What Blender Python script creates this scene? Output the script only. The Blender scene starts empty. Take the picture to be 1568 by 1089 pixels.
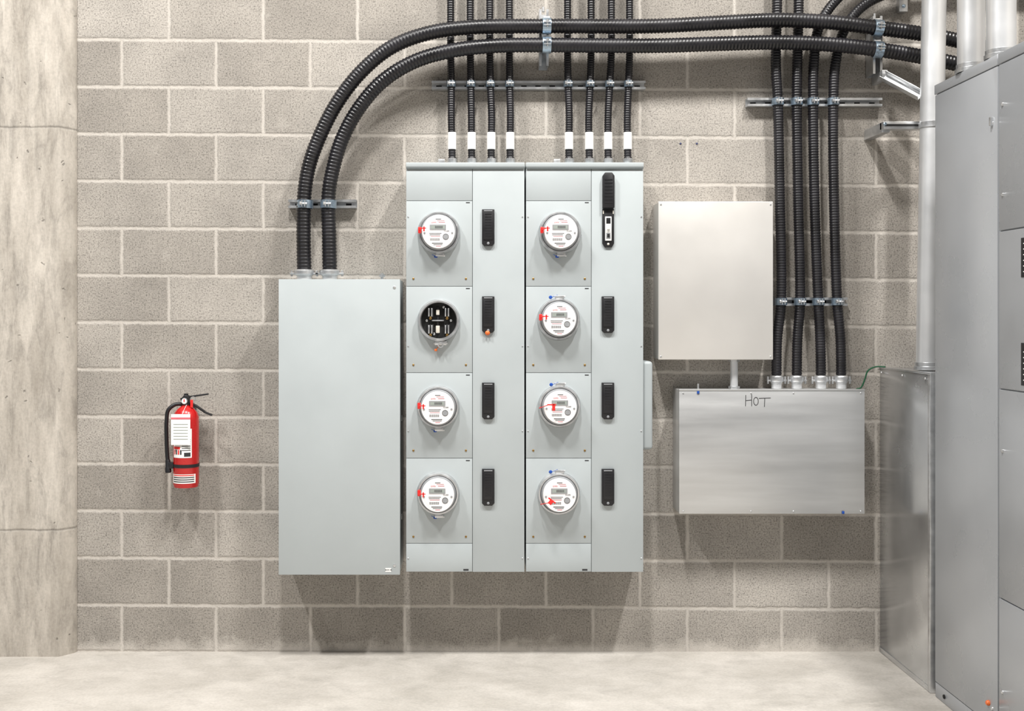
import bpy, bmesh, math, random
from mathutils import Vector, Matrix
random.seed(4)
sc=bpy.context.scene
# ---------------------------------------------------------------- camera model
D=4.6; S=355.0; F=S*D; VX=720.0; VY=485.0; ZC=1.445
def P(px,py,d):
    k=(D-d)/F
    return Vector(((px-VX)*k,-d,ZC+(VY-py)*k))
def PX(px,d): return (px-VX)*(D-d)/F
def PZ(py,d): return ZC+(VY-py)*(D-d)/F
cam=bpy.data.cameras.new('camera'); co=bpy.data.objects.new('camera',cam); sc.collection.objects.link(co)
co.location=(0,-D,ZC); co.rotation_euler=(math.pi/2,0,0)
cam.sensor_width=36; cam.lens=F/1568*36; cam.shift_x=(784-VX)/1568; cam.shift_y=-(544.5-VY)/1568
cam.clip_start=.05; cam.clip_end=100
sc.camera=co
sc.view_settings.view_transform='Standard'
try: sc.view_settings.look='None'
except Exception: pass

# ---------------------------------------------------------------- materials
def newmat(name):
    m=bpy.data.materials.new(name); m.use_nodes=True
    nt=m.node_tree; b=nt.nodes['Principled BSDF']
    return m,nt,b
def srgb(r,g,b):
    f=lambda c:((c/255+.055)/1.055)**2.4 if c/255>.04045 else c/255/12.92
    return (f(r),f(g),f(b),1)
def N(nt,t,**kw):
    n=nt.nodes.new(t)
    for k,v in kw.items():
        if k in n.inputs: n.inputs[k].default_value=v
        else: setattr(n,k,v)
    return n
def L(nt,a,b): nt.links.new(a,b)
def mixc(nt,fac,a,b,blend='MIX'):
    n=nt.nodes.new('ShaderNodeMix'); n.data_type='RGBA'; n.blend_type=blend
    for s,v in ((n.inputs[0],fac),(n.inputs[6],a),(n.inputs[7],b)):
        if isinstance(v,(int,float,tuple)): s.default_value=v
        else: L(nt,v,s)
    return n.outputs[2]
def ramp(nt,fac,stops):
    r=nt.nodes.new('ShaderNodeValToRGB'); L(nt,fac,r.inputs[0])
    e=r.color_ramp.elements
    e[0].position,e[0].color=stops[0]; e[1].position,e[1].color=stops[-1]
    for p,c in stops[1:-1]:
        x=e.new(p); x.color=c
    return r.outputs[0]
def g(v): return (v,v,v,1)
def math_(nt,op,a,b=None,c=None):
    n=nt.nodes.new('ShaderNodeMath'); n.operation=op
    for i,v in enumerate((a,b,c)):
        if v is None: continue
        if isinstance(v,(int,float)): n.inputs[i].default_value=v
        else: L(nt,v,n.inputs[i])
    return n.outputs[0]
def simple(name,col,rough=.5,metal=0,var=.06,scale=6,bump=0,bscale=200,stretch=None,coat=0):
    m,nt,b=newmat(name)
    tc=N(nt,'ShaderNodeTexCoord'); mp=N(nt,'ShaderNodeMapping'); L(nt,tc.outputs['Object'],mp.inputs[0])
    if stretch: mp.inputs['Scale'].default_value=stretch
    no=N(nt,'ShaderNodeTexNoise',Scale=scale,Detail=5.0); L(nt,mp.outputs[0],no.inputs['Vector'])
    c0=tuple(max(0,x*(1-var)) for x in col[:3])+(1,); c1=tuple(min(1,x*(1+var)) for x in col[:3])+(1,)
    L(nt,ramp(nt,no.outputs[0],[(.3,c0),(.7,c1)]),b.inputs['Base Color'])
    b.inputs['Metallic'].default_value=metal
    L(nt,ramp(nt,no.outputs[0],[(.3,g(max(0,rough-.07))),(.7,g(min(1,rough+.07)))]),b.inputs['Roughness'])
    if coat: b.inputs['Coat Weight'].default_value=coat
    if bump:
        n2=N(nt,'ShaderNodeTexNoise',Scale=bscale,Detail=3.0); L(nt,mp.outputs[0],n2.inputs['Vector'])
        bp=N(nt,'ShaderNodeBump',Strength=bump,Distance=.002); L(nt,n2.outputs[0],bp.inputs['Height']); L(nt,bp.outputs[0],b.inputs['Normal'])
    return m

def block_wall():
    m,nt,b=newmat('concrete_block')
    tc=N(nt,'ShaderNodeTexCoord'); sp=N(nt,'ShaderNodeSeparateXYZ'); L(nt,tc.outputs['Object'],sp.inputs[0])
    d1=N(nt,'ShaderNodeTexNoise',Scale=22.0,Detail=8.0,Roughness=.75); L(nt,tc.outputs['Object'],d1.inputs['Vector'])
    d2=N(nt,'ShaderNodeTexNoise',Scale=24.0,Detail=8.0,Roughness=.75); 
    mp=N(nt,'ShaderNodeMapping'); mp.inputs['Location'].default_value=(5,3,2); L(nt,tc.outputs['Object'],mp.inputs[0]); L(nt,mp.outputs[0],d2.inputs['Vector'])
    x=math_(nt,'ADD',sp.outputs[0],1.501+.2032-.009); x=math_(nt,'MULTIPLY_ADD',d1.outputs[0],.020,x)
    z=math_(nt,'MULTIPLY_ADD',sp.outputs[0],.006,sp.outputs[2]); z=math_(nt,'ADD',z,.009-.009); z=math_(nt,'MULTIPLY_ADD',d2.outputs[0],.020,z)
    cb=N(nt,'ShaderNodeCombineXYZ'); L(nt,x,cb.inputs[0]); L(nt,z,cb.inputs[1])
    br=N(nt,'ShaderNodeTexBrick',Scale=1.0); br.inputs['Brick Width'].default_value=.4064; br.inputs['Row Height'].default_value=.2032
    br.inputs['Mortar Size'].default_value=.0125; br.inputs['Mortar Smooth'].default_value=.85
    br.inputs['Color1'].default_value=g(0); br.inputs['Color2'].default_value=g(1); br.inputs['Mortar'].default_value=g(.5)
    L(nt,cb.outputs[0],br.inputs['Vector'])
    col=ramp(nt,br.outputs[0],[(0,srgb(158,152,144)),(1,srgb(182,176,168))])
    big=N(nt,'ShaderNodeTexNoise',Scale=2.6,Detail=6.0,Roughness=.65); L(nt,tc.outputs['Object'],big.inputs['Vector'])
    col=mixc(nt,.85,col,ramp(nt,big.outputs[0],[(.32,g(.68)),(.66,g(1.04))]),'MULTIPLY')
    fine=N(nt,'ShaderNodeTexNoise',Scale=150.0,Detail=5.0,Roughness=.75); L(nt,tc.outputs['Object'],fine.inputs['Vector'])
    col=mixc(nt,.9,col,ramp(nt,fine.outputs[0],[(.36,g(.35)),(.48,g(.92)),(.68,g(1.25))]),'MULTIPLY')
    vo=N(nt,'ShaderNodeTexVoronoi',Scale=85.0); L(nt,tc.outputs['Object'],vo.inputs['Vector'])
    pit=ramp(nt,vo.outputs['Distance'],[(.08,g(0)),(.22,g(1))])
    col=mixc(nt,.65,col,mixc(nt,pit,g(.3),g(1)),'MULTIPLY')
    mort=mixc(nt,fine.outputs[0],srgb(174,168,160),srgb(208,202,194))
    sm=N(nt,'ShaderNodeTexNoise',Scale=9.0,Detail=7.0,Roughness=.75); L(nt,tc.outputs['Object'],sm.inputs['Vector'])
    smr=ramp(nt,sm.outputs[0],[(.57,g(0)),(.74,g(.45))])
    col=mixc(nt,smr,col,srgb(190,184,176))
    brk=ramp(nt,sm.outputs[0],[(.30,g(.55)),(.55,g(1))])
    col=mixc(nt,math_(nt,'MULTIPLY',br.outputs[1],brk),col,mort)
    zz=math_(nt,'MULTIPLY_ADD',sm.outputs[0],-.16,sp.outputs[2])
    efn=math_(nt,'ADD',zz,.085); ef=ramp(nt,efn,[(.01,g(.7)),(.06,g(0))])
    col=mixc(nt,ef,col,srgb(206,200,192))
    L(nt,col,b.inputs['Base Color']); b.inputs['Roughness'].default_value=.92
    h=math_(nt,'MULTIPLY',br.outputs[1],-.8)
    h=math_(nt,'MULTIPLY_ADD',fine.outputs[0],.4,h); h=math_(nt,'MULTIPLY_ADD',pit,.2,h); h=math_(nt,'MULTIPLY_ADD',sm.outputs[0],.5,h)
    bp=N(nt,'ShaderNodeBump',Strength=.8,Distance=.004); L(nt,h,bp.inputs['Height']); L(nt,bp.outputs[0],b.inputs['Normal'])
    return m
def concrete(name,c0,c1,stretch,rough=.85,lines=None,pits=True,bscale=1,scale=3.0,stain=0):
    m,nt,b=newmat(name)
    tc=N(nt,'ShaderNodeTexCoord'); mp=N(nt,'ShaderNodeMapping'); L(nt,tc.outputs['Object'],mp.inputs[0]); mp.inputs['Scale'].default_value=stretch
    n1=N(nt,'ShaderNodeTexNoise',Scale=scale,Detail=9.0,Roughness=.7); L(nt,mp.outputs[0],n1.inputs['Vector'])
    n2=N(nt,'ShaderNodeTexNoise',Scale=90.0,Detail=4.0); L(nt,tc.outputs['Object'],n2.inputs['Vector'])
    col=ramp(nt,n1.outputs[0],[(.3,c0),(.65,c1)])
    col=mixc(nt,.5,col,ramp(nt,n2.outputs[0],[(.35,g(.8)),(.6,g(1))]),'MULTIPLY')
    h=math_(nt,'MULTIPLY_ADD',n2.outputs[0],.3,n1.outputs[0])
    if stain:
        n3=N(nt,'ShaderNodeTexNoise',Scale=7.0,Detail=10.0,Roughness=.75,Distortion=.6); L(nt,mp.outputs[0],n3.inputs['Vector'])
        col=mixc(nt,stain,col,ramp(nt,n3.outputs[0],[(.34,g(.62)),(.5,g(.97)),(.7,g(1.1))]),'MULTIPLY'); h=math_(nt,'MULTIPLY_ADD',n3.outputs[0],.6,h)
    if pits:
        vo=N(nt,'ShaderNodeTexVoronoi',Scale=16.0); 
        nd=N(nt,'ShaderNodeTexNoise',Scale=30.0); L(nt,tc.outputs['Object'],nd.inputs['Vector'])
        L(nt,mixc(nt,.05,tc.outputs['Object'],nd.outputs[1]),vo.inputs['Vector'])
        pit=ramp(nt,vo.outputs['Distance'],[(.05,g(0)),(.11,g(1))])
        col=mixc(nt,.6,col,mixc(nt,pit,g(.25),g(1)),'MULTIPLY'); h=math_(nt,'MULTIPLY_ADD',pit,.8,h)
    if lines:
        sp=N(nt,'ShaderNodeSeparateXYZ'); L(nt,tc.outputs['Object'],sp.inputs[0])
        zz=math_(nt,'MULTIPLY_ADD',n1.outputs[0],.02,sp.outputs[2])
        for lz in lines:
            a=math_(nt,'ABSOLUTE',math_(nt,'SUBTRACT',zz,lz+.01))
            r=ramp(nt,a,[(.001,g(0)),(.006,g(1))])
            col=mixc(nt,.35,col,r,'MULTIPLY'); h=math_(nt,'MULTIPLY_ADD',r,.8,h)
    L(nt,col,b.inputs['Base Color']); b.inputs['Roughness'].default_value=rough
    bp=N(nt,'ShaderNodeBump',Strength=.5*bscale,Distance=.004); L(nt,h,bp.inputs['Height']); L(nt,bp.outputs[0],b.inputs['Normal'])
    return m
M={}
M['block']=block_wall()
M['pillar']=concrete('cast_concrete',srgb(152,145,135),srgb(198,191,181),(3.6,1,.8),lines=(P(0,195,.07).z,P(0,812,.07).z),bscale=1.1,scale=2.6,stain=.85)
M['floor']=concrete('floor_concrete',srgb(168,163,155),srgb(198,193,186),(.9,1.4,1),rough=.5,pits=False,bscale=.4,stain=.4)
M['ceil']=concrete('ceiling_concrete',srgb(170,166,160),srgb(190,186,180),(.5,.5,.5))
M['grey']=simple('painted_grey_steel',srgb(176,183,185),.40,0,.025,5,.06,400)
M['greyd']=simple('grey_seam_shade',srgb(105,111,112),.5,0,.02)  # darker copy of the cabinet grey, shade of the cover gaps put into colour
M['cab']=simple('switchgear_paint',srgb(170,173,177),.3,.2,.06,2.5,.04,300)
M['alu']=simple('bare_aluminium',(.72,.70,.67,1),.42,.5,.06,2.2,.1,8)
M['brush']=simple('brushed_aluminium',(.60,.605,.605,1),.40,.7,.12,3.0,.06,60,(.5,1,5))
M['duct']=simple('galvanised_sheet',(.62,.63,.64,1),.24,.85,.16,4.0,.16,6,(1,1,1))
M['pipe']=simple('steel_conduit_metal',(.76,.77,.78,1),.36,.65,.05,6,.05,60)
M['zinc']=simple('zinc_plate',(.64,.65,.66,1),.35,.85,.12,40)
M['zincb']=simple('blue_zinc',(.36,.45,.54,1),.32,.85,.2,60)
M['brass']=simple('brass_screw',srgb(150,120,70),.4,.8,.1,60)
M['black']=simple('black_pvc_jacket',(.009,.0085,.011,1),.36,0,.5,9,.1,60)
M['bplast']=simple('black_plastic',(.010,.010,.012,1),.45,0,.1,20)
M['dark']=simple('dark_cavity',(.008,.008,.008,1),.8)
M['white']=simple('white_label',srgb(238,238,236),.5,0,.03,20)
M['face']=simple('meter_face_white',srgb(240,238,238),.5,0,.02,20)
M['lcd']=simple('lcd_grey',srgb(140,150,142),.3,0,.03,20)
M['mgrey']=simple('meter_grey_plastic',srgb(135,137,140),.4,0,.04,20)
M['redtag']=simple('red_seal',srgb(228,45,42),.4,0,.05,20)
M['pink']=simple('red_print',srgb(214,110,120),.6,0,.03,20)
M['blue']=simple('blue_seal',srgb(28,75,160),.4,0,.05,20)
M['orange']=simple('orange_seal',srgb(225,110,50),.4,0,.05,20)
M['red']=simple('extinguisher_red',srgb(182,22,22),.25,0,.06,8,coat=.4)
M['green']=simple('green_insulation',srgb(22,85,55),.4,0,.05,20)
M['ink']=simple('marker_ink',srgb(45,45,48),.6,0,.05,20)
M['anch']=simple('anchor_plastic',srgb(60,66,100),.5,0,.05,20)
M['beige']=simple('porcelain_beige',srgb(205,200,190),.4,0,.05,20)
m,nt,b=newmat('clear_polycarbonate'); b.inputs['Base Color'].default_value=(.95,.96,.97,1); b.inputs['Roughness'].default_value=.04; b.inputs['Alpha'].default_value=.10; M['clear']=m
tn=N(nt,'ShaderNodeTexNoise',Scale=8.0); L(nt,ramp(nt,tn.outputs[0],[(.3,g(.03)),(.7,g(.07))]),b.inputs['Roughness'])
m,nt,b=newmat('lamp_diffuser'); b.inputs['Base Color'].default_value=g(.9); b.inputs['Emission Color'].default_value=(1,.98,.95,1); b.inputs['Emission Strength'].default_value=3; M['lamp']=m

# ---------------------------------------------------------------- mesh builder
class MB:
    def __init__(s,name): s.name=name; s.v=[]; s.f=[]; s.mi=[]; s.mats=[]
    def m(s,k):
        if k not in s.mats: s.mats.append(k)
        return s.mats.index(k)
    def add(s,vs,fs,k):
        o=len(s.v); i=s.m(k); s.v+= [tuple(v) for v in vs]
        for f in fs: s.f.append([o+a for a in f]); s.mi.append(i)
    def box(s,x0,x1,y0,y1,z0,z1,k,bev=0,seg=2,M4=None):
        x0,x1=min(x0,x1),max(x0,x1); y0,y1=min(y0,y1),max(y0,y1); z0,z1=min(z0,z1),max(z0,z1)
        bm=bmesh.new(); bmesh.ops.create_cube(bm,size=1)
        for v in bm.verts: v.co=Vector(((x0+x1)/2+v.co.x*(x1-x0),(y0+y1)/2+v.co.y*(y1-y0),(z0+z1)/2+v.co.z*(z1-z0)))
        if bev: bmesh.ops.bevel(bm,geom=bm.edges[:],offset=bev,segments=seg,profile=.5,affect='EDGES')
        s.addbm(bm,k,M4)
    def addbm(s,bm,k,M4=None):
        bm.verts.index_update()
        vs=[(M4@v.co if M4 else v.co.copy()) for v in bm.verts]
        s.add(vs,[[v.index for v in f.verts] for f in bm.faces],k); bm.free()
    def prism(s,poly,y0,y1,k,bev=0):
        bm=bmesh.new(); a=[bm.verts.new((x,y0,z)) for x,z in poly]; c=[bm.verts.new((x,y1,z)) for x,z in poly]
        n=len(poly); bm.faces.new(a); bm.faces.new(c[::-1])
        for i in range(n): bm.faces.new((a[i],c[i],c[(i+1)%n],a[(i+1)%n]))
        bmesh.ops.recalc_face_normals(bm,faces=bm.faces[:])
        if bev: bmesh.ops.bevel(bm,geom=bm.edges[:],offset=bev,segments=2,profile=.5,affect='EDGES')
        s.addbm(bm,k)
    def lathe(s,c,axis,prof,k,seg=32,close=False):
        ax=Vector(axis).normalized(); u=ax.orthogonal().normalized(); w=ax.cross(u); c=Vector(c); vs=[];fs=[]
        n=len(prof)
        for r,h in prof:
            for j in range(seg):
                a=2*math.pi*j/seg; vs.append(c+ax*h+(u*math.cos(a)+w*math.sin(a))*r)
        for i in range(n-1 if not close else n):
            i2=(i+1)%n
            for j in range(seg):
                j2=(j+1)%seg; fs.append([i*seg+j,i*seg+j2,i2*seg+j2,i2*seg+j])
        if not close:
            if prof[0][0]>1e-5: fs.append(list(range(seg))[::-1])
            if prof[-1][0]>1e-5: fs.append([(n-1)*seg+j for j in range(seg)])
        s.add(vs,fs,k)
    def cyl(s,a,b,r,k,seg=20,bev=0):
        a=Vector(a);b=Vector(b);h=(b-a).length
        pr=[(r,0),(r,h)] if not bev else [(r-bev,0),(r,bev),(r,h-bev),(r-bev,h)]
        s.lathe(a,b-a,pr,k,seg)
    def tube(s,pts,step,rf,k,seg=16,samp=24):
        sm=spline(pts,samp); pp=resample(sm,step); vs=[];fs=[]
        t=(pp[1]-pp[0]).normalized(); u=t.orthogonal().normalized()
        for i,p in enumerate(pp):
            t=(pp[min(i+1,len(pp)-1)]-pp[max(i-1,0)]).normalized(); u=(u-t*u.dot(t)).normalized(); w=t.cross(u); r=rf(i)
            for j in range(seg):
                a=2*math.pi*j/seg; vs.append(p+(u*math.cos(a)+w*math.sin(a))*r)
        for i in range(len(pp)-1):
            for j in range(seg):
                j2=(j+1)%seg; fs.append([i*seg+j,i*seg+j2,(i+1)*seg+j2,(i+1)*seg+j])
        fs.append(list(range(seg))[::-1]); fs.append([(len(pp)-1)*seg+j for j in range(seg)])
        s.add(vs,fs,k)
    def patch(s,cx,cy,r,a0,a1,z0,z1,k,n=16):
        vs=[];fs=[]
        for i in range(n+1):
            a=math.radians(a0+(a1-a0)*i/n)
            for z in (z0,z1): vs.append((cx+r*math.sin(a),cy-r*math.cos(a),z))
        for i in range(n): fs.append([2*i,2*i+2,2*i+3,2*i+1])
        s.add(vs,fs,k)
    def text(s,txt,size,loc,k,rot=None,align='CENTER'):
        cu=bpy.data.curves.new('t','FONT'); cu.body=txt; cu.size=size; cu.align_x=align; cu.align_y='CENTER'; cu.extrude=.0002; cu.resolution_u=3
        ob=bpy.data.objects.new('t',cu); sc.collection.objects.link(ob)
        bpy.context.view_layer.update()
        me=ob.to_mesh(); M4=Matrix.Translation(loc)@(rot or Matrix.Rotation(math.pi/2,4,'X'))
        s.add([M4@v.co for v in me.vertices],[list(p.vertices) for p in me.polygons],k)
        ob.to_mesh_clear(); bpy.data.objects.remove(ob); bpy.data.curves.remove(cu)
    def build(s,sharp=38,parent=None,origin=None):
        me=bpy.data.meshes.new(s.name)
        if origin is not None:
            o=Vector(origin); s.v=[tuple(Vector(v)-o) for v in s.v]
        me.from_pydata(s.v,[],s.f); 
        for k in s.mats: me.materials.append(M[k])
        me.polygons.foreach_set('material_index',s.mi); me.polygons.foreach_set('use_smooth',[True]*len(s.f))
        me.update()
        try: me.set_sharp_from_angle(angle=math.radians(sharp))
        except Exception: pass
        ob=bpy.data.objects.new(s.name,me); sc.collection.objects.link(ob)
        if origin is not None: ob.location=origin
        if parent: ob.parent=parent
        return ob
def spline(pts,n):
    pts=[Vector(p) for p in pts]; pts=[pts[0]*2-pts[1]]+pts+[pts[-1]*2-pts[-2]]; out=[]
    for i in range(1,len(pts)-2):
        p0,p1,p2,p3=pts[i-1:i+3]
        def kd(a,b): return max((b-a).length**.5,1e-4)
        t0=0;t1=t0+kd(p0,p1);t2=t1+kd(p1,p2);t3=t2+kd(p2,p3)
        for j in range(n):
            t=t1+(t2-t1)*j/n
            A1=p0*((t1-t)/(t1-t0))+p1*((t-t0)/(t1-t0)); A2=p1*((t2-t)/(t2-t1))+p2*((t-t1)/(t2-t1)); A3=p2*((t3-t)/(t3-t2))+p3*((t-t2)/(t3-t2))
            B1=A1*((t2-t)/(t2-t0))+A2*((t-t0)/(t2-t0)); B2=A2*((t3-t)/(t3-t1))+A3*((t-t1)/(t3-t1))
            out.append(B1*((t2-t)/(t2-t1))+B2*((t-t1)/(t2-t1)))
    out.append(pts[-2]); return out
def resample(pp,step):
    L_=[0]
    for i in range(1,len(pp)): L_.append(L_[-1]+(pp[i]-pp[i-1]).length)
    n=max(2,int(L_[-1]/step)); out=[]; j=0
    for i in range(n+1):
        s=L_[-1]*i/n
        while j<len(L_)-2 and L_[j+1]<s: j+=1
        t=(s-L_[j])/max(L_[j+1]-L_[j],1e-9); out.append(pp[j].lerp(pp[j+1],t))
    return out

# ---------------------------------------------------------------- room (unseen ceiling raised to even out the light down the wall)
XR=3.3; XL=-4.2; H=7.0; YF=-9.0
w=MB('wall_back'); w.box(-1.9,XR,0,.2,0,H,'block'); w.build()
w=MB('floor'); w.box(XL,XR,YF,.2,-.15,0,'floor'); w.build()
w=MB('ceiling'); w.box(XL,XR,YF,.2,H,H+.15,'ceil'); w.build()
w=MB('wall_right'); w.box(XR,XR+.2,YF,.2,0,H,'block'); w.build()
w=MB('wall_left')
xe=PX(118,0); xf=PX(92,.07)
poly=[(XL,.2),(xe,.2),(xe,0),(xe-.004,-.018),(xe-.014,-.03),(xf+.012,-.052),(xf+.004,-.062),(xf-.008,-.07),(XL,-.07)]
bm=bmesh.new(); a=[bm.verts.new((x,y,0)) for x,y in poly]; c=[bm.verts.new((x,y,H)) for x,y in poly]
bm.faces.new(a); bm.faces.new(c[::-1])
for i in range(len(poly)): bm.faces.new((a[i],c[i],c[(i+1)%len(poly)],a[(i+1)%len(poly)]))
bmesh.ops.recalc_face_normals(bm,faces=bm.faces[:]); w.addbm(bm,'pillar'); w.build()

# ---------------------------------------------------------------- lights
for i,lx in enumerate((-3.0,-.35,2.2)):
    f=MB('fluorescent_light_fixture'); y0,y1=-3.6,-2.7; z=6.5
    f.prism([(lx-.16,z+.005),(lx+.16,z+.005),(lx+.11,z+.085),(lx-.11,z+.085)],y0,y1,'white',.004)
    f.box(lx-.14,lx+.14,y0+.02,y1-.02,z,z+.006,'lamp')
    for yy in (y0+.2,y1-.2): f.cyl((lx,yy,z+.08),(lx,yy,H-.001),.006,'zinc',8)
    f.build()
    ld=bpy.data.lights.new('ceiling_light','AREA'); ld.shape='RECTANGLE'; ld.size=.24; ld.size_y=.85; ld.energy=(325,320,360)[i]; ld.color=(1,.98,.95)
    lo=bpy.data.objects.new('ceiling_light',ld); lo.location=(lx,(y0+y1)/2,z-.006); sc.collection.objects.link(lo)
wd=bpy.data.worlds.new('world'); sc.world=wd; wd.use_nodes=True
bg=wd.node_tree.nodes['Background']; bg.inputs[0].default_value=(.98,.985,1,1); bg.inputs[1].default_value=.22

# ---------------------------------------------------------------- helpers for hardware
def screw(o,p,r=.004,k='zinc',h=.003):
    o.lathe(p,(0,-1,0),[(r,0),(r,h*.6),(r*.6,h),(0.00001,h)],k,12)
def clampring(o,c,ax,r,wd=.026,k='zincb'):
    c=Vector(c); ax=Vector(ax).normalized()
    o.lathe(c-ax*wd/2,ax,[(r,0),(r+.0035,0),(r+.0035,wd),(r,wd)],k,24,close=True)
    side=ax.cross(Vector((0,-1,0))).normalized()
    q=c+Vector((0,-1,0))*(r+.009)
    rot=Matrix((side,Vector((0,1,0)),ax)).transposed().to_4x4()
    M4=Matrix.Translation(q)@rot
    for sx in (-.006,.006): o.box(sx-.0015,sx+.0015,-.009,.008,-wd*.42,wd*.42,'zinc',0,M4=M4)
    o.cyl(q-side*.015,q+side*.015,.004,'zinc',8); o.cyl(q-side*.0155,q-side*.009,.0075,'zinc',6)
def strut(o,x0,x1,zc,h=.036,d=.036,k='zinc'):
    t=.0025
    o.box(x0,x1,-.0005-t,-.0005,zc-h/2,zc+h/2,k)
    o.box(x0,x1,-d,-.0005,zc+h/2-t,zc+h/2,k); o.box(x0,x1,-d,-.0005,zc-h/2,zc-h/2+t,k)
    o.box(x0,x1,-d-t,-d,zc+h*.22,zc+h/2,k); o.box(x0,x1,-d-t,-d,zc-h/2,zc-h*.22,k)
    n=int((x1-x0)/.06)
    for i in range(n):
        x=x0+(i+.5)*(x1-x0)/n
        o.box(x-.012,x+.012,-.004,-.0032,zc-.005,zc+.005,'dark')
def fitting(o,x,y,z,r,h):
    c=(x,y,z)
    o.lathe(c,(0,0,1),[(r*.92,0),(r*.92,h*.32),(r*1.02,h*.34),(r*1.02,h*.45)],'pipe',24)
    o.lathe((x,y,z+h*.42),(0,0,1),[(r*1.22,0),(r*1.28,h*.04),(r*1.28,h*.3),(r*1.2,h*.36),(r*1.05,h*.4)],'zinc',10)
    o.box(x-r*1.75,x+r*1.75,y-r*.35,y+r*.35,z+h*.46,z+h*.56,'zinc',.001)
    for sx in (-1,1): o.cyl((x+sx*r*1.55,y,z+h*.3),(x+sx*r*1.55,y,z+h*.75),.0045,'zinc',8)
def ribs(r,dep):
    pat=(1,1,1-dep,1-dep)
    return lambda i:r*pat[i%4]

# ---------------------------------------------------------------- pull box (left)
db=.22; x0,x1=PX(427,db),PX(612,db); zt,zb=PZ(428,db),PZ(880,db)
o=MB('electrical_pull_box')
o.box(x0,x1,-db+.004,-.001,zb,zt,'grey',.003)
o.box(x0-.001,x1+.001,-db,-db+.003,zb-.001,zt+.001,'grey',.0012)
o.box(x1-.0005,x1+.0012,-db+.003,-db+.02,zb+.002,zt-.002,'grey',.0003)
for py in (440,866):
    screw(o,P(604,py,db),.006)
o.box(PX(590,db),PX(599,db),-db-.0008,-db,PZ(876,db),PZ(870,db),'white')
o.text('BOX 3R',.008,P(595,873,db+.0012),'ink')
for px in (473,584,605):
    d=.02; X=PX(px,d); o.box(X-.013,X+.013,-.016,-.001,zb-.028,zb+.01,'zinc',.002); screw(o,(X,-.016,zb-.014),.007,'zincb',.006)
X=PX(585,.12); o.cyl((X,-.12,zt),(X,-.12,zt+.03),.006,'zinc',10); o.cyl((X,-.12,zt+.014),(X,-.12,zt+.024),.013,'zinc',6)
for py in (500,640,790): o.box(x1,x1+.003,-.12,-.10,PZ(py,.1)-.012,PZ(py,.1)+.012,'zinc',.001)
fx=[PX(466,.12),PX(505,.12)]
for X in fx: fitting(o,X,-.12,zt,.034,.055)
o.build()

# ---------------------------------------------------------------- meter centre
dp=.20
pz_top,pz_bot=PZ(257,dp),PZ(876,dp)
o=MB('meter_panel_cabinet')
def gx(px): return PX(px,dp)
def gz(py): return PZ(py,dp)
for (a,bm_,c,off) in ((622,723.5,803,0),(805.5,905.5,985,1)):
    o.box(gx(a)+.001,gx(c)-.001,-dp+.006,-.001,pz_bot+.001,pz_top+.012,'grey',.002)
    o.box(gx(a)+.003,gx(c)-.003,-dp+.0035,-dp+.0062,pz_bot+.003,pz_top-.001,'greyd')
    o.box(gx(bm_)+.0010,gx(c),-dp,-dp+.005,pz_bot,pz_top,'grey',.0013)
    rows=[257,307.5,438.5,571,702,832.5,876]
    for i in range(6):
        o.box(gx(a),gx(bm_)-.0010,-dp,-dp+.005,gz(rows[i+1])+.0009,gz(rows[i])-.0009 if i else pz_top,'grey',.0013)
    o.box(gx(a)-.001,gx(c)+.001,-dp-.006,-.001,gz(256),gz(249),'grey',.002)
    o.box(gx(a),gx(c),-dp-.006,-dp-.003,gz(259),gz(255),'greyd',.001)
    for py in (427,559,690,822):
        for px in (a+11,bm_-10): screw(o,P(px,py,dp),.0045,'brass')
    for py in (309.5,441,573.5,704.5): o.box(gx(bm_-10),gx(bm_-4),-dp-.0006,-dp,gz(py+1.6),gz(py+.2),'ink')
    for py in (332,530,660,855): 
        for px in (a+3,c-3): screw(o,P(px,py,dp),.003,'zinc')
    o.box(gx(bm_-14),gx(bm_-6),-dp-.0006,-dp,gz(874),gz(871.5),'ink')
for px in (672,748,846,927):
    X=PX(px,.02); o.box(X-.015,X+.015,-.014,-.001,pz_bot-.03,pz_bot+.01,'zinc',.002); screw(o,(X,-.014,pz_bot-.012),.008,'zincb',.007)
for px in (676,853): 
    X=PX(px,.1); o.box(X-.014,X+.014,-.10,-.09,gz(250),gz(238),'zinc',.002)
def breaker(px0,px1,py0,py1):
    xa,xb,za,zb_=gx(px0),gx(px1),gz(py0),gz(py1); ch=.010; xm=(xa+xb)/2
    poly=[(xa,za),(xb,za),(xb,zb_+ch),(xb-ch,zb_),(xa+ch,zb_),(xa,zb_+ch)]
    o.prism(poly,-dp-.012,-dp+.001,'bplast',.0015)
    o.box(xa+.006,xb-.006,-dp-.0155,-dp-.011,zb_+.026,za-.012,'bplast',.0015)
    for i in range(9):
        z=za-.02-i*.011; o.box(xa+.012,xb-.012,-dp-.0165,-dp-.015,z-.002,z+.002,'bplast')
    o.box(xa+.008,xb-.008,-dp-.014,-dp-.011,za-.009,za-.004,'mgrey',.0008)
    screw(o,(xm,-dp-.012,zb_+.011),.0055,'mgrey')
for py in (321,454,586,718): breaker(738,757,py,py+56)
for py in (454,586,718): breaker(921,940,py,py+56)
xa,xb=gx(922),gx(940); xm=(xa+xb)/2
o.prism([(xa+.010,gz(265)),(xb-.010,gz(265)),(xb,gz(270)),(xb,gz(319)),(xa,gz(319)),(xa,gz(270))],-dp-.022,-dp+.001,'bplast',.002)
for i in range(8): o.box(xa+.008,xb-.008,-dp-.0235,-dp-.021,gz(276+i*5)-.002,gz(276+i*5)+.002,'bplast')
o.prism([(xa,gz(320)),(xb,gz(320)),(xb,gz(373)),(xb-.01,gz(379)),(xa+.01,gz(379)),(xa,gz(373))],-dp-.008,-dp+.001,'bplast',.0015)
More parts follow.
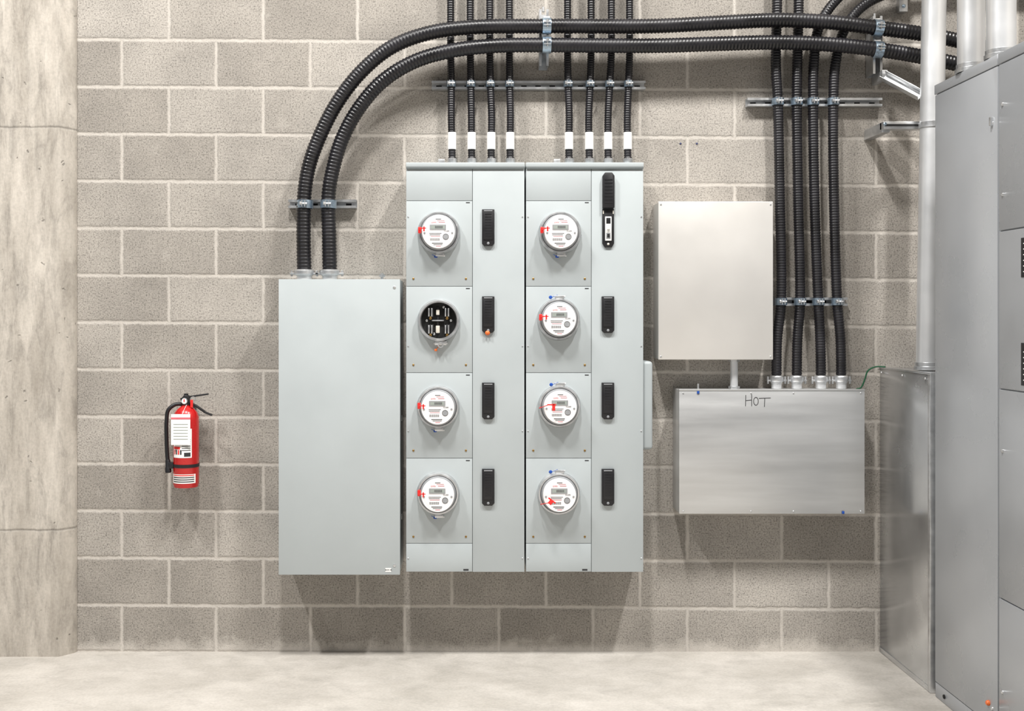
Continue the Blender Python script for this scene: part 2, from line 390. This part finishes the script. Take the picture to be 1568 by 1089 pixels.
o.box(xa+.011,xb-.011,-dp-.013,-dp-.006,gz(369),gz(332),'white',.0015)
o.box(xm-.009,xm+.009,-dp-.014,-dp-.012,gz(343),gz(334),'bplast',.001)
o.box(xm-.006,xm+.006,-dp-.024,-dp-.012,gz(352),gz(346),'white',.002)
o.box(xm-.009,xm+.009,-dp-.014,-dp-.012,gz(366),gz(357),'mgrey',.001)
o.box(xm-.005,xm+.005,-dp-.0148,-dp-.0135,gz(364),gz(358.5),'dark')
for sx in (xa+.004,xb-.004): o.box(sx-.002,sx+.002,-dp-.011,-dp-.007,gz(328),gz(323),'beige')
screw(o,(xm,-dp-.008,gz(374)),.005,'beige')
o.lathe(P(746.5,510,dp+.013),(0,-1,0),[(.009,0),(.010,.003),(.006,.007),(.0001,.008)],'orange',12)
o.box(gx(985)-.001,gx(985)+.046,-.165,-.03,PZ(688,.14),PZ(553,.14),'grey',.014,4)
SM=[(692,690),(722,720),(752,750),(781,780),(871,869),(902,905),(931,936),(961,964)]
ds=.062; rs=.0160
zt_s=gz(249)
for a,_ in SM:
    X=PX(a+.5,ds)
    o.lathe((X,-ds,zt_s-.001),(0,0,1),[(.019,0),(.019,.006),(.0155,.008),(.0155,.018),(.020,.020),(.021,.024),(.021,.036),(.017,.040)],'zinc',12)
    o.lathe((X,-ds,zt_s+.03),(0,0,1),[(.019,0),(.0195,.006),(.0165,.012)],'bplast',16)
c=P(672,491,dp)
o.lathe(c,(0,-1,0),[(.088,-.001),(.088,.014),(.085,.02),(.085,.032),(.082,.036),(.076,.036),(.073,.030),(.073,-.001)],'zinc',48,close=True)
o.lathe(c,(0,-1,0),[(.0735,0),(.0735,.0015)],'dark',40)
def mb(o,c,dx,dz,w,h,y0,y1,k,bev=0): o.box(c.x+dx-w/2,c.x+dx+w/2,c.y-y0,c.y-y1,c.z+dz-h/2,c.z+dz+h/2,k,bev)
for sx in (-.034,.034):
    for dz in (.034,-.036):
        mb(o,c,sx,dz,.026,.040,.001,.012,'bplast',.002)
        mb(o,c,sx-.006,dz,.005,.034,.008,.032,'zinc',.001); mb(o,c,sx+.006,dz,.005,.034,.008,.032,'zinc',.001)
        screw(o,(c.x+sx,c.y-.012,c.z+dz-.024),.006,'brass')
mb(o,c,-.004,0,.010,.11,.001,.010,'bplast',.002)
mb(o,c,-.004,.034,.014,.022,.001,.016,'beige',.002); mb(o,c,-.004,-.036,.016,.03,.001,.018,'beige',.002)
mb(o,c,-.004,.0,.05,.006,.001,.016,'mgrey',.002)
for sx,dz in ((-.05,0),(.05,0),(.02,.055),(-.02,-.055)): screw(o,(c.x+sx,c.y-.002,c.z+dz),.005,'zinc')
mb(o,c,.008,-.092,.05,.018,.004,.03,'zinc',.003); o.cyl((c.x-.02,c.y-.018,c.z-.093),(c.x+.036,c.y-.018,c.z-.093),.005,'zinc',8)
o.lathe((c.x+.008,c.y-.03,c.z-.1),(0,-1,0),[(.012,0),(.012,.004),(.007,.004),(.007,0)],'zinc',16,close=True)
o.box(c.x-.018,c.x-.006,c.y-.02,c.y-.008,c.z-.126,c.z-.116,'orange',.003); o.cyl((c.x-.012,c.y-.016,c.z-.12),(c.x+.008,c.y-.02,c.z-.095),.0015,'orange',6)
o.build()

# ---------------------------------------------------------------- electricity meters
def meter(px,py,tag,seal):
    c=P(px,py,dp); o=MB('electricity_meter'); A=(0,-1,0)
    o.lathe(c,A,[(.088,0),(.088,.014),(.0855,.018),(.0855,.030),(.083,.034),(.077,.034),(.075,.03),(.075,0)],'zinc',56,close=True)
    o.lathe(c,A,[(.0745,.0),(.0745,.034),(.071,.040),(.069,.041)],'mgrey',48)
    o.lathe(c,A,[(.067,.041),(.067,.064),(.0655,.066)],'face',48)
    o.lathe(c,A,[(.0735,.034),(.0735,.045),(.071,.085),(.068,.093),(.062,.098),(.0001,.100)],'clear',48)
    y=.0662
    def bx(dx,dz,w,h,k,y0=y,t=.0008): mb(o,c,dx,dz,w,h,y0-.0004,y0+t,k)
    bx(-.002,.019,.066,.020,'mgrey',y,.002); bx(-.002,.019,.056,.014,'lcd',y+.002,.0006)
    o.text('88888',.013,(c.x+.002,c.y-y-.0036,c.z+.019),'ink')
    o.text('kWh',.010,(c.x-.018,c.y-y-.0008,c.z+.038),'pink')
    bx(.014,.039,.026,.002,'pink'); bx(.010,.046,.030,.0014,'pink'); bx(0,.052,.022,.0025,'ink')
    bx(-.012,-.006,.050,.0018,'ink'); bx(-.014,-.012,.044,.002,'ink'); bx(-.012,-.018,.04,.0014,'pink')
    bx(-.004,-.046,.044,.003,'ink'); bx(-.002,-.052,.036,.002,'ink'); bx(0,-.058,.02,.002,'pink')
    for i in range(16): bx(-.034+i*.0026,-.031,.0006+.0009*((i*7)%3)/2,.010,'ink')
    q=Vector((c.x+.030,c.y-y,c.z-.020)); o.lathe(q,A,[(.0125,-.0004),(.0125,.001),(.0105,.001),(.0105,-.0004)],'ink',24,close=True); o.lathe(q,A,[(.0095,-.0004),(.0095,.0008)],'mgrey',20)
    o.text('CL200',.008,(c.x+.033,c.y-y-.0008,c.z+.003),'ink')
    for sx in (-1,1): screw(o,(c.x+sx*.056,c.y-y,c.z-.004),.004,'mgrey')
    s=1 if seal=='top' else -1
    mb(o,c,.004,s*.091,.036,.014,.006,.030,'zinc',.003); o.cyl((c.x-.018,c.y-.018,c.z+s*.094),(c.x+.026,c.y-.018,c.z+s*.094),.005,'zinc',8)
    if s>0: o.lathe((c.x-.034,c.y-.02,c.z+s*.090),A,[(.007,0),(.0075,.004),(.005,.007),(.0001,.008)],'blue',12)
    else: mb(o,c,-.012 if random.random()<.5 else .004,s*.098,.014,.010,.012,.026,'blue',.003)
    o.cyl((c.x-.028,c.y-.024,c.z+s*.09),(c.x-.005,c.y-.02,c.z+s*.1),.0012,'blue',6)
    if tag=='side':
        mb(o,c,-.076,.008,.014,.026,.05,.056,'redtag',.003); mb(o,c,-.062,.012,.028,.004,.101,.103,'redtag',.001); mb(o,c,-.057,.009,.006,.020,.101,.103,'redtag',.001)
        o.cyl((c.x-.076,c.y-.054,c.z+.008),(c.x-.062,c.y-.102,c.z+.012),.0018,'redtag',6)
    elif tag=='front':
        mb(o,c,-.030,.004,.012,.028,.1005,.103,'redtag',.002); mb(o,c,-.038,.014,.036,.005,.1005,.103,'redtag',.001)
        o.cyl((c.x-.055,c.y-.101,c.z+.012),(c.x-.084,c.y-.03,c.z-.006),.0018,'redtag',6)
    else:
        Mx=Matrix.Translation((c.x-.034,c.y-.102,c.z-.014))@Matrix.Rotation(math.radians(38),4,'Y')
        o.box(-.018,.018,-.001,.001,-.003,.003,'redtag',.0008,M4=Mx); o.box(-.008,.008,-.0013,.001,-.018,.002,'redtag',.0008,M4=Mx)
        o.cyl((c.x-.05,c.y-.101,c.z-.024),(c.x-.076,c.y-.04,c.z-.04),.0018,'redtag',6)
    o.build(32)
for a in ((672,357,'side','bot'),(671,623,'side','bot'),(671,755,'side','bot'),(857,357,'side','bot'),(855,489,'side','top'),(856,622,'front','top'),(855,755,'diag','top')): meter(*a)

# ---------------------------------------------------------------- small flexible conduits (8), straight up to the ceiling
zs=PZ(130,.04)
for i,(a,b) in enumerate(SM):
    o=MB('flexible_conduit')
    pts=[P(a+.5,238,ds),P(a,228,ds),P(a+random.uniform(-1,1),180,ds),P((a+b)/2,130,.055),P(b,80,ds-.008),P(b,0,ds-.008)]
    pts[0]=Vector((PX(a+.5,ds),-ds,zt_s+.02)); pts[3].y=-.0555
    e=pts[-1]; pts+= [Vector((e.x,e.y,3.4)),Vector((e.x,e.y,H-.001))]
    o.tube(pts,.0100/4,ribs(rs,.085),'black',14)
    z0,z1=PZ(229,ds),PZ(203,ds); X=PX(a+.2,ds)
    o.lathe((X,-ds,z0),(0,0,1),[(rs+.0005,0),(rs+.0022,.0005),(rs+.0022,z1-z0),(rs+.0005,z1-z0)],'white',24)
    o.build(60)
o=MB('strut_channel'); strut(o,PX(661,.03),PX(988,.03),zs)
for a,b in SM: clampring(o,Vector((PX((a+b)/2,.055),-.0555,zs)),(0,0,1),rs)
o.build()

# ---------------------------------------------------------------- large arched conduits
da=.125; rb=.031
A1=[(466,300),(473,255),(489,210),(516,158),(553,110),(600,72),(655,51),(720,42),(835,40),(1000,40),(1100,35),(1190,31),(1270,34),(1345,43),(1412,52),(1470,63),(1560,85),(1680,110)]
A2=[(503,300),(510,258),(523,215),(548,168),(585,125),(635,94),(695,77),(760,70),(835,69),(1000,70),(1100,67),(1190,65),(1270,68),(1345,76),(1412,87),(1470,99),(1560,121),(1680,146)]
for n,A,base in ((0,A1,[(466,412),(465,360)]),(1,A2,[(506,412),(504,360)])):
    o=MB('large_flexible_conduit')
    pts=[Vector((fx[n],-.12,zt+.03))]+[P(*base[1],.122)]+[P(*q,da) for q in A]
    o.tube(pts,.0145/4,ribs(rb,.075),'black',22,16); o.build(60)
o=MB('strut_channel'); zz=PZ(312,.04)
strut(o,PX(442,.03),PX(546,.03),zz)
for px in (467,503): 
    X=PX(px,da); clampring(o,Vector((X,-da,PZ(313,da))),(0.03,0,1),rb,.034)
    o.box(X-.018,X+.018,-da+rb,-.03,PZ(313,da)-.012,PZ(313,da)+.012,'zinc',.002)
o.build()
def hanger(px,py0,py1,ys):
    o=MB('conduit_hanger_bracket'); X=PX(px-4,.05)
    z1,z0=PZ(py0,.05),PZ(py1,.05)
    o.box(X-.02,X-.0175,-.085,-.001,z0,z1,'zinc'); o.box(X+.0175,X+.02,-.085,-.001,z0,z1,'zinc'); o.box(X-.02,X+.02,-.004,-.001,z0,z1,'zinc')
    o.box(X-.02,X-.010,-.087,-.085,z0,z1,'zinc'); o.box(X+.010,X+.02,-.087,-.085,z0,z1,'zinc')
    for y in ys:
        c=P(px+1,y,da); clampring(o,c,(1,0,-.08 if px>1000 else 0),rb,.036)
        o.box(c.x-.014,c.x+.014,-.128,-.085,c.z+rb,c.z+rb+.010,'zinc',.002)
        o.box(c.x-.03,c.x+.014,-.10,-.08,c.z-.01,c.z+.01,'zinc',.002)
    o.cyl((X,-.05,z1),(X,-.05,z1+.02),.006,'zinc',8)
    o.build()
hanger(836,18,104,(40,69)); hanger(1343,28,116,(43,76))
o=MB('wall_strut_bracket'); X=PX(1383,.03); o.box(X-.018,X+.018,-.035,-.001,PZ(18,.03),PZ(-60,.03),'zinc',.002); screw(o,(X,-.035,PZ(10,.03)),.008,'zincb',.006); screw(o,(X,-.035,PZ(-30,.03)),.008,'zincb',.006); o.build()

# ---------------------------------------------------------------- upper aluminium junction box + trough
du=.14
o=MB('aluminium_junction_box'); x0,x1=PX(1008,du),PX(1184,du); z1,z0=PZ(308.5,du),PZ(551,du)
o.box(x0+.002,x1-.002,-du+.006,-.001,z0+.002,z1-.002,'alu',.003)
o.box(x0,x1,-du,-du+.008,z0,z1,'alu',.003,3)
for px,py in ((1012,313),(1180,313),(1012,546),(1180,546)): screw(o,P(px,py,du),.0035,'zinc')
o.build()
dg=.15
o=MB('wire_trough_box'); gx0,gx1=PX(1040,dg),PX(1324,dg); gz1,gz0=PZ(597,dg),PZ(787,dg)
o.box(gx0+.001,gx1-.001,-dg+.004,-.001,gz0+.001,gz1-.001,'brush',.002)
o.box(gx0,gx1,-dg,-dg+.003,gz0,gz1,'brush',.0012)
o.box(gx0-.001,gx1+.001,-dg-.002,-dg+.016,gz1-.004,gz1+.0025,'brush',.001)
for px in (1046,1150,1215,1318):
    for py in (602,783): screw(o,P(px,py,dg),.003,'zinc')
for px,py in ((1069,601),(1291,785)): c=P(px,py,dg+.001); o.box(c.x-.005,c.x+.005,c.y-.003,c.y,c.z-.006,c.z+.006,'blue',.002)
c=P(1069,595,dg-.02); o.cyl(c-Vector((0,0,.01)),c+Vector((0,0,.02)),.004,'zinc',8)
def ln(a,b,r=.0013): 
    o.cyl(P(*a,dg+.0003),P(*b,dg+.0003),r,'ink',6)
ln((1142,605),(1141.5,622)); ln((1141.5,613.5),(1151,612.5)); ln((1151,604),(1151,622))
pr=None
for i in range(17):
    a=2*math.pi*i/16; q=(1157.5+3.6*math.sin(a),614.5-6*math.cos(a))
    if pr: ln(pr,q)
    pr=q
ln((1162,610),(1180,609.5)); ln((1171,610),(1170.5,623))
X=PX(1124,.08); o.cyl((X,-.08,gz1),(X,-.08,z0),.0165,'pipe',20); o.lathe((X,-.08,gz1),(0,0,1),[(.024,0),(.024,.01),(.018,.012)],'zinc',6); o.lathe((X,-.08,z0-.012),(0,0,1),[(.018,0),(.024,.002),(.024,.012)],'zinc',6)
dm=.068; rm=.0215
BX=[1189,1220,1257,1288]
for px in BX: fitting(o,PX(px,dm),-dm,gz1,.0235,.068)
o.build()
paths=[
 [(1189,560),(1190,520),(1196,462),(1194,300),(1191,156),(1188,100),(1190,0),(1190,-150)],
 [(1220,560),(1221,520),(1225,462),(1222,300),(1220,156),(1221,90),(1223,0),(1223,-150)],
 [(1257,560),(1256,520),(1253,462),(1247,300),(1245,156),(1246,100),(1253,45),(1276,5),(1320,-30),(1400,-55),(1680,-60)],
 [(1288,560),(1287,520),(1282,462),(1277,300),(1276,156),(1279,100),(1291,50),(1318,12),(1360,-10),(1420,-22),(1680,-24)]]
for n,pp in enumerate(paths):
    o=MB('medium_flexible_conduit'); pts=[Vector((PX(BX[n],dm),-dm,gz1+.04))]+[P(*q,dm-.006) for q in pp[1:]]
    if n<2: e=pts[-1]; pts.append(Vector((e.x,e.y,H-.001)))
    o.tube(pts,.0115/4,ribs(rm,.075),'black',18,14); o.build(60)
for a,b,py,ks in ((1144,1350,156,(1191,1220,1245,1276)),(1187,1297,462,(1196,1225,1253,1282))):
    o=MB('strut_channel'); strut(o,PX(a,.03),PX(b,.03),PZ(py,.04))
    for px in ks: clampring(o,P(px,py,dm-.006),(0,0,1),rm,.03)
    o.build()
o=MB('green_ground_wire'); o.tube([P(1311,596,.08),P(1318,594,.08),P(1324,582,.09),P(1329,568,.1),P(1340,562,.11),P(1356,562,.13)],.006,lambda i:.0032,'green',8,8); 
o.build()

# ---------------------------------------------------------------- floor-standing enclosure (corner)
XS=1.766; zE=PZ(563,0)
o=MB('sheet_metal_enclosure')
o.box(XS,2.7,-.508,-.002,.001,zE,'duct',.003)
o.box(XS-.003,XS+.03,-.512,-.49,.001,zE+.002,'zinc',.002)
o.box(XS-.004,XS+.02,-.51,-.002,zE-.003,zE+.004,'duct',.0015)
o.box(XS-.002,XS+.01,-.508,-.002,.001,.022,'duct',.001)
for yy in (-.03,-.25,-.47):
    o.lathe((XS-.004,yy,zE-.02),(-1,0,0),[(.005,0),(.004,.003),(.0001,.004)],'zinc',10)
o.build()
def pipe(name,px,d,z0,r,coups,lean=0):
    o=MB(name); k=F/(D-d); X=(px-VX)/k
    o.cyl((X,-d,z0),(X+lean*(H-z0)/3.07,-d,H-.001),r,'pipe',40)
    for z in coups: o.lathe((X+lean*(z-z0)/3.07,-d,z-.012),(0,0,1),[(r,0),(r+.004,.001),(r+.004,.023),(r,.024)],'zinc',36)
    o.lathe((X,-d,z0),(0,0,1),[(r+.008,0),(r+.008,.014),(r+.004,.016),(r+.004,.03),(r,.032)],'zinc',12)
    o.build()
pipe('steel_conduit_pipe',1421,.27,zE+.004,.047,(PZ(192,.27),),.05)
pipe('steel_conduit_pipe',1487,.75,2.325,.047,())
pipe('steel_conduit_pipe',1533,.955,2.325,.047,())
o=MB('pipe_support_bracket')
o.box(PX(1350,.2),PX(1412,.2),-.22,-.18,PZ(199,.2),PZ(187,.2),'zinc',.003)
o.box(PX(1352,.2),PX(1412,.2),-.222,-.218,PZ(194.5,.2),PZ(191.5,.2),'dark')
o.box(PX(1350,.2),PX(1350,.2)+.035,-.2,-.001,PZ(203,.2),PZ(187,.2),'zinc',.003)
screw(o,P(1355,190,.22),.007,'zincb',.006)
o.build()
o=MB('diagonal_strut_brace')
a=P(1352,118,.12); b=P(1410,149,.225); dv=(b-a); Lb=dv.length; dx=dv.normalized(); up=dx.cross(Vector((0,1,0))).normalized()*1; fw=up.cross(dx)
M4=Matrix.Translation(a)@Matrix((dx,fw,up)).transposed().to_4x4()
o.box(0,Lb,-.002,.002,-.018,.018,'zinc',.001,M4=M4); o.box(0,Lb,-.03,.002,.0155,.018,'zinc',.0005,M4=M4); o.box(0,Lb,-.03,.002,-.018,-.0155,'zinc',.0005,M4=M4)
o.box(a.x-.005,a.x+.02,-.125,-.001,a.z-.01,a.z+.03,'zinc',.003)
o.build()

# ---------------------------------------------------------------- switchgear line-up
o=MB('switchgear_cabinet'); ZT=2.32
secs=[(.545,1.03),(1.034,1.94),(1.944,2.85)]
for i,(ya,yb) in enumerate(secs):
    o.box(XS+.008,2.75,-yb,-ya,.0,ZT,'cab',.003)
    if i==0: fr=[(.06,ZT-.035)]
    else: fr=[(.06,.505),(.509,1.202),(1.206,1.728),(1.732,ZT-.035)]
    for z0,z1 in fr: o.box(XS,XS+.012,-yb+.003,-ya-.003,z0,z1,'cab',.0025)
    o.box(XS+.002,XS+.02,-yb+.001,-ya-.001,.001,.057,'cab',.002)
    o.box(XS-.002,XS+.03,-yb+.001,-ya-.001,ZT-.032,ZT+.004,'cab',.002)
    for z in (.2,1.0,1.85,2.15) if i else (.12,2.1):
        for yy in ((-yb+.03,-ya-.03) if i else (-yb+.035,)):
            o.lathe((XS,yy,z),(-1,0,0),[(.007,0),(.006,.004),(.003,.006),(.0001,.006)],'zinc',12)
    if i==0:
        o.box(XS-.010,XS,-yb+.03,-yb+.042,2.09,2.12,'zinc',.002)
        o.lathe((XS,-yb+.06,.13),(-1,0,0),[(.009,0),(.009,.006),(.006,.01),(.0001,.01)],'orange',12)
    else:
        for zc,h in ((1.634,.126),(1.293,.136)):
            o.box(XS-.002,XS+.001,-ya-.25,-ya-.150,zc-h/2,zc+h/2,'bplast',.0005)
            for k in range(6): o.box(XS-.0026,XS-.0015,-ya-.23,-ya-.165,zc-h/2+.016+k*.018,zc-h/2+.019+k*.018,'white')
    for k in range(2): o.lathe((XS+.002,-ya-.08-k*(yb-ya-.16),.028),(-1,0,0),[(.008,0),(.008,.004),(.0001,.005)],'dark',10)
o.build()

# ---------------------------------------------------------------- fire extinguisher
o=MB('fire_extinguisher'); de=.095; cx=PX(285,de); cy=-de; r=.0535
zb=PZ(745,de); zn=PZ(618,de); zc=zb
hs=PZ(634,de)-zb
o.lathe((cx,cy,zb),(0,0,1),[(r*.86,0),(r*.93,.0),(r*.95,.006),(r,.014),(r,hs-.02),(r*.97,hs-.008),(r*.86,hs+.008),(r*.66,hs+.022),(r*.42,hs+.031),(r*.34,hs+.036),(r*.34,hs+.042)],'red',48)
zv=zb+hs+.040
o.lathe((cx,cy,zv),(0,0,1),[(.021,0),(.021,.008),(.015,.010),(.013,.036),(.009,.040),(.009,.046)],'bplast',20)
o.box(cx-.014,cx+.016,cy-.012,cy+.012,zv+.008,zv+.034,'bplast',.003)
o.lathe((cx-.002,cy-.012,zv+.016),(0,-1,0),[(.012,0),(.013,.003),(.013,.010),(.0105,.011)],'zinc',20); o.lathe((cx-.002,cy-.023,zv+.016),(0,-1,0),[(.0105,0),(.0105,.0008)],'white',20)
o.box(cx-.004,cx,cy-.0245,cy-.0236,zv+.012,zv+.024,'redtag')
def bar(a,b,wy,h,k):
    a=Vector(a);b=Vector(b);d=(b-a);l=d.length;d.normalize(); up=d.cross(Vector((0,1,0))).normalized()
    if up.z<0: up=-up
    M4=Matrix.Translation(a)@Matrix((d,Vector((0,1,0)),up)).transposed().to_4x4()
    o.box(0,l,-wy/2,wy/2,-h/2,h/2,k,.0025,M4=M4)
def E(px,py,dy=0): q=P(px,py,de); return Vector((q.x,cy+dy,q.z))
bar(E(277,612),E(290,607),.018,.012,'bplast'); bar(E(288,608),E(319,603.5),.02,.007,'bplast')
bar(E(288,615),E(300,622),.02,.009,'bplast'); bar(E(298,620),E(314,631),.02,.008,'bplast'); bar(E(312,630.5),E(325,636),.02,.007,'bplast')
o.lathe(E(297,611,-.012),(0,-1,0),[(.012,0),(.012,.003),(.009,.003),(.009,0)],'zinc',20,close=True)
o.box(E(293,0).x,E(297,0).x,cy-.018,cy-.014,PZ(624,de),PZ(612,de),'redtag',.001)
hp=[E(280,619),E(270,619,-.01),E(260,627,-.02),E(257,645,-.02),E(257,670,-.02),E(258,695,-.02),E(259,705,-.02)]
o.tube(hp,.006,lambda i:.0085,'bplast',12,8)
q=E(259,703,-.02); o.lathe(q,(0.04,0,-1),[(.009,0),(.0105,.004),(.0105,.03),(.013,.034),(.013,.052),(.010,.055)],'bplast',16)
o.box(cx-.02,cx+.02,-de+r-.004,-.001,zb+.02,zb+hs+.03,'bplast',.002)
zs_=PZ(712,de); o.lathe((cx,cy,zs_-.006),(0,0,1),[(r+.0003,0),(r+.002,.0),(r+.002,.013),(r+.0003,.013)],'bplast',40,close=True)
o.box(cx-.066,cx-.046,cy-.032,cy-.006,zs_-.012,zs_+.014,'bplast',.002)
R1=r+.0006; R2=r+.0012
o.patch(cx,cy,R1,-52,40,PZ(699,de),PZ(655,de),'white')
for i in range(6): o.patch(cx,cy,R2,-4,34,PZ(688-3.2*i,de),PZ(687-3.2*i,de),'ink',6)
for i in range(4): o.patch(cx,cy,R2,-45+i*11,-38+i*11,PZ(694,de),PZ(687,de),'ink' if i%2 else 'redtag',3)
o.patch(cx,cy,R2,-48,-12,PZ(686,de),PZ(682,de),'redtag',6); o.patch(cx,cy,R2,6,34,PZ(697,de),PZ(691,de),'ink',6)
o.patch(cx,cy,R1,-60,60,PZ(738,de),PZ(724,de),'white')
for i in range(4): o.patch(cx,cy,R2,-52,52,PZ(736-3.2*i,de),PZ(734.6-3.2*i,de),'ink' if i!=3 else 'redtag',12)
t0,t1=E(268,0).x,E(297,0).x
o.box(t0,t1,cy-r-.0065,cy-r-.0055,PZ(681,de+.05),PZ(634,de+.05),'white')
o.box(t0,t1,cy-r-.0072,cy-r-.0064,PZ(642,de+.05),PZ(639,de+.05),'pink')
for i in range(6): o.box(t0+.01,t1-.01,cy-r-.0072,cy-r-.0064,PZ(650+i*4.5,de+.05),PZ(649.3+i*4.5,de+.05),'lcd')
o.tube([E(283,637,-r-.005),E(285,628,-.04),E(288,618,-.015)],.004,lambda i:.001,'white',6,6)
o.build()
for px in (1042,1067):
    o=MB('wall_anchor'); screw(o,P(px,220,0)+Vector((0,.001,0)),.0045,'anch',.004); o.build()
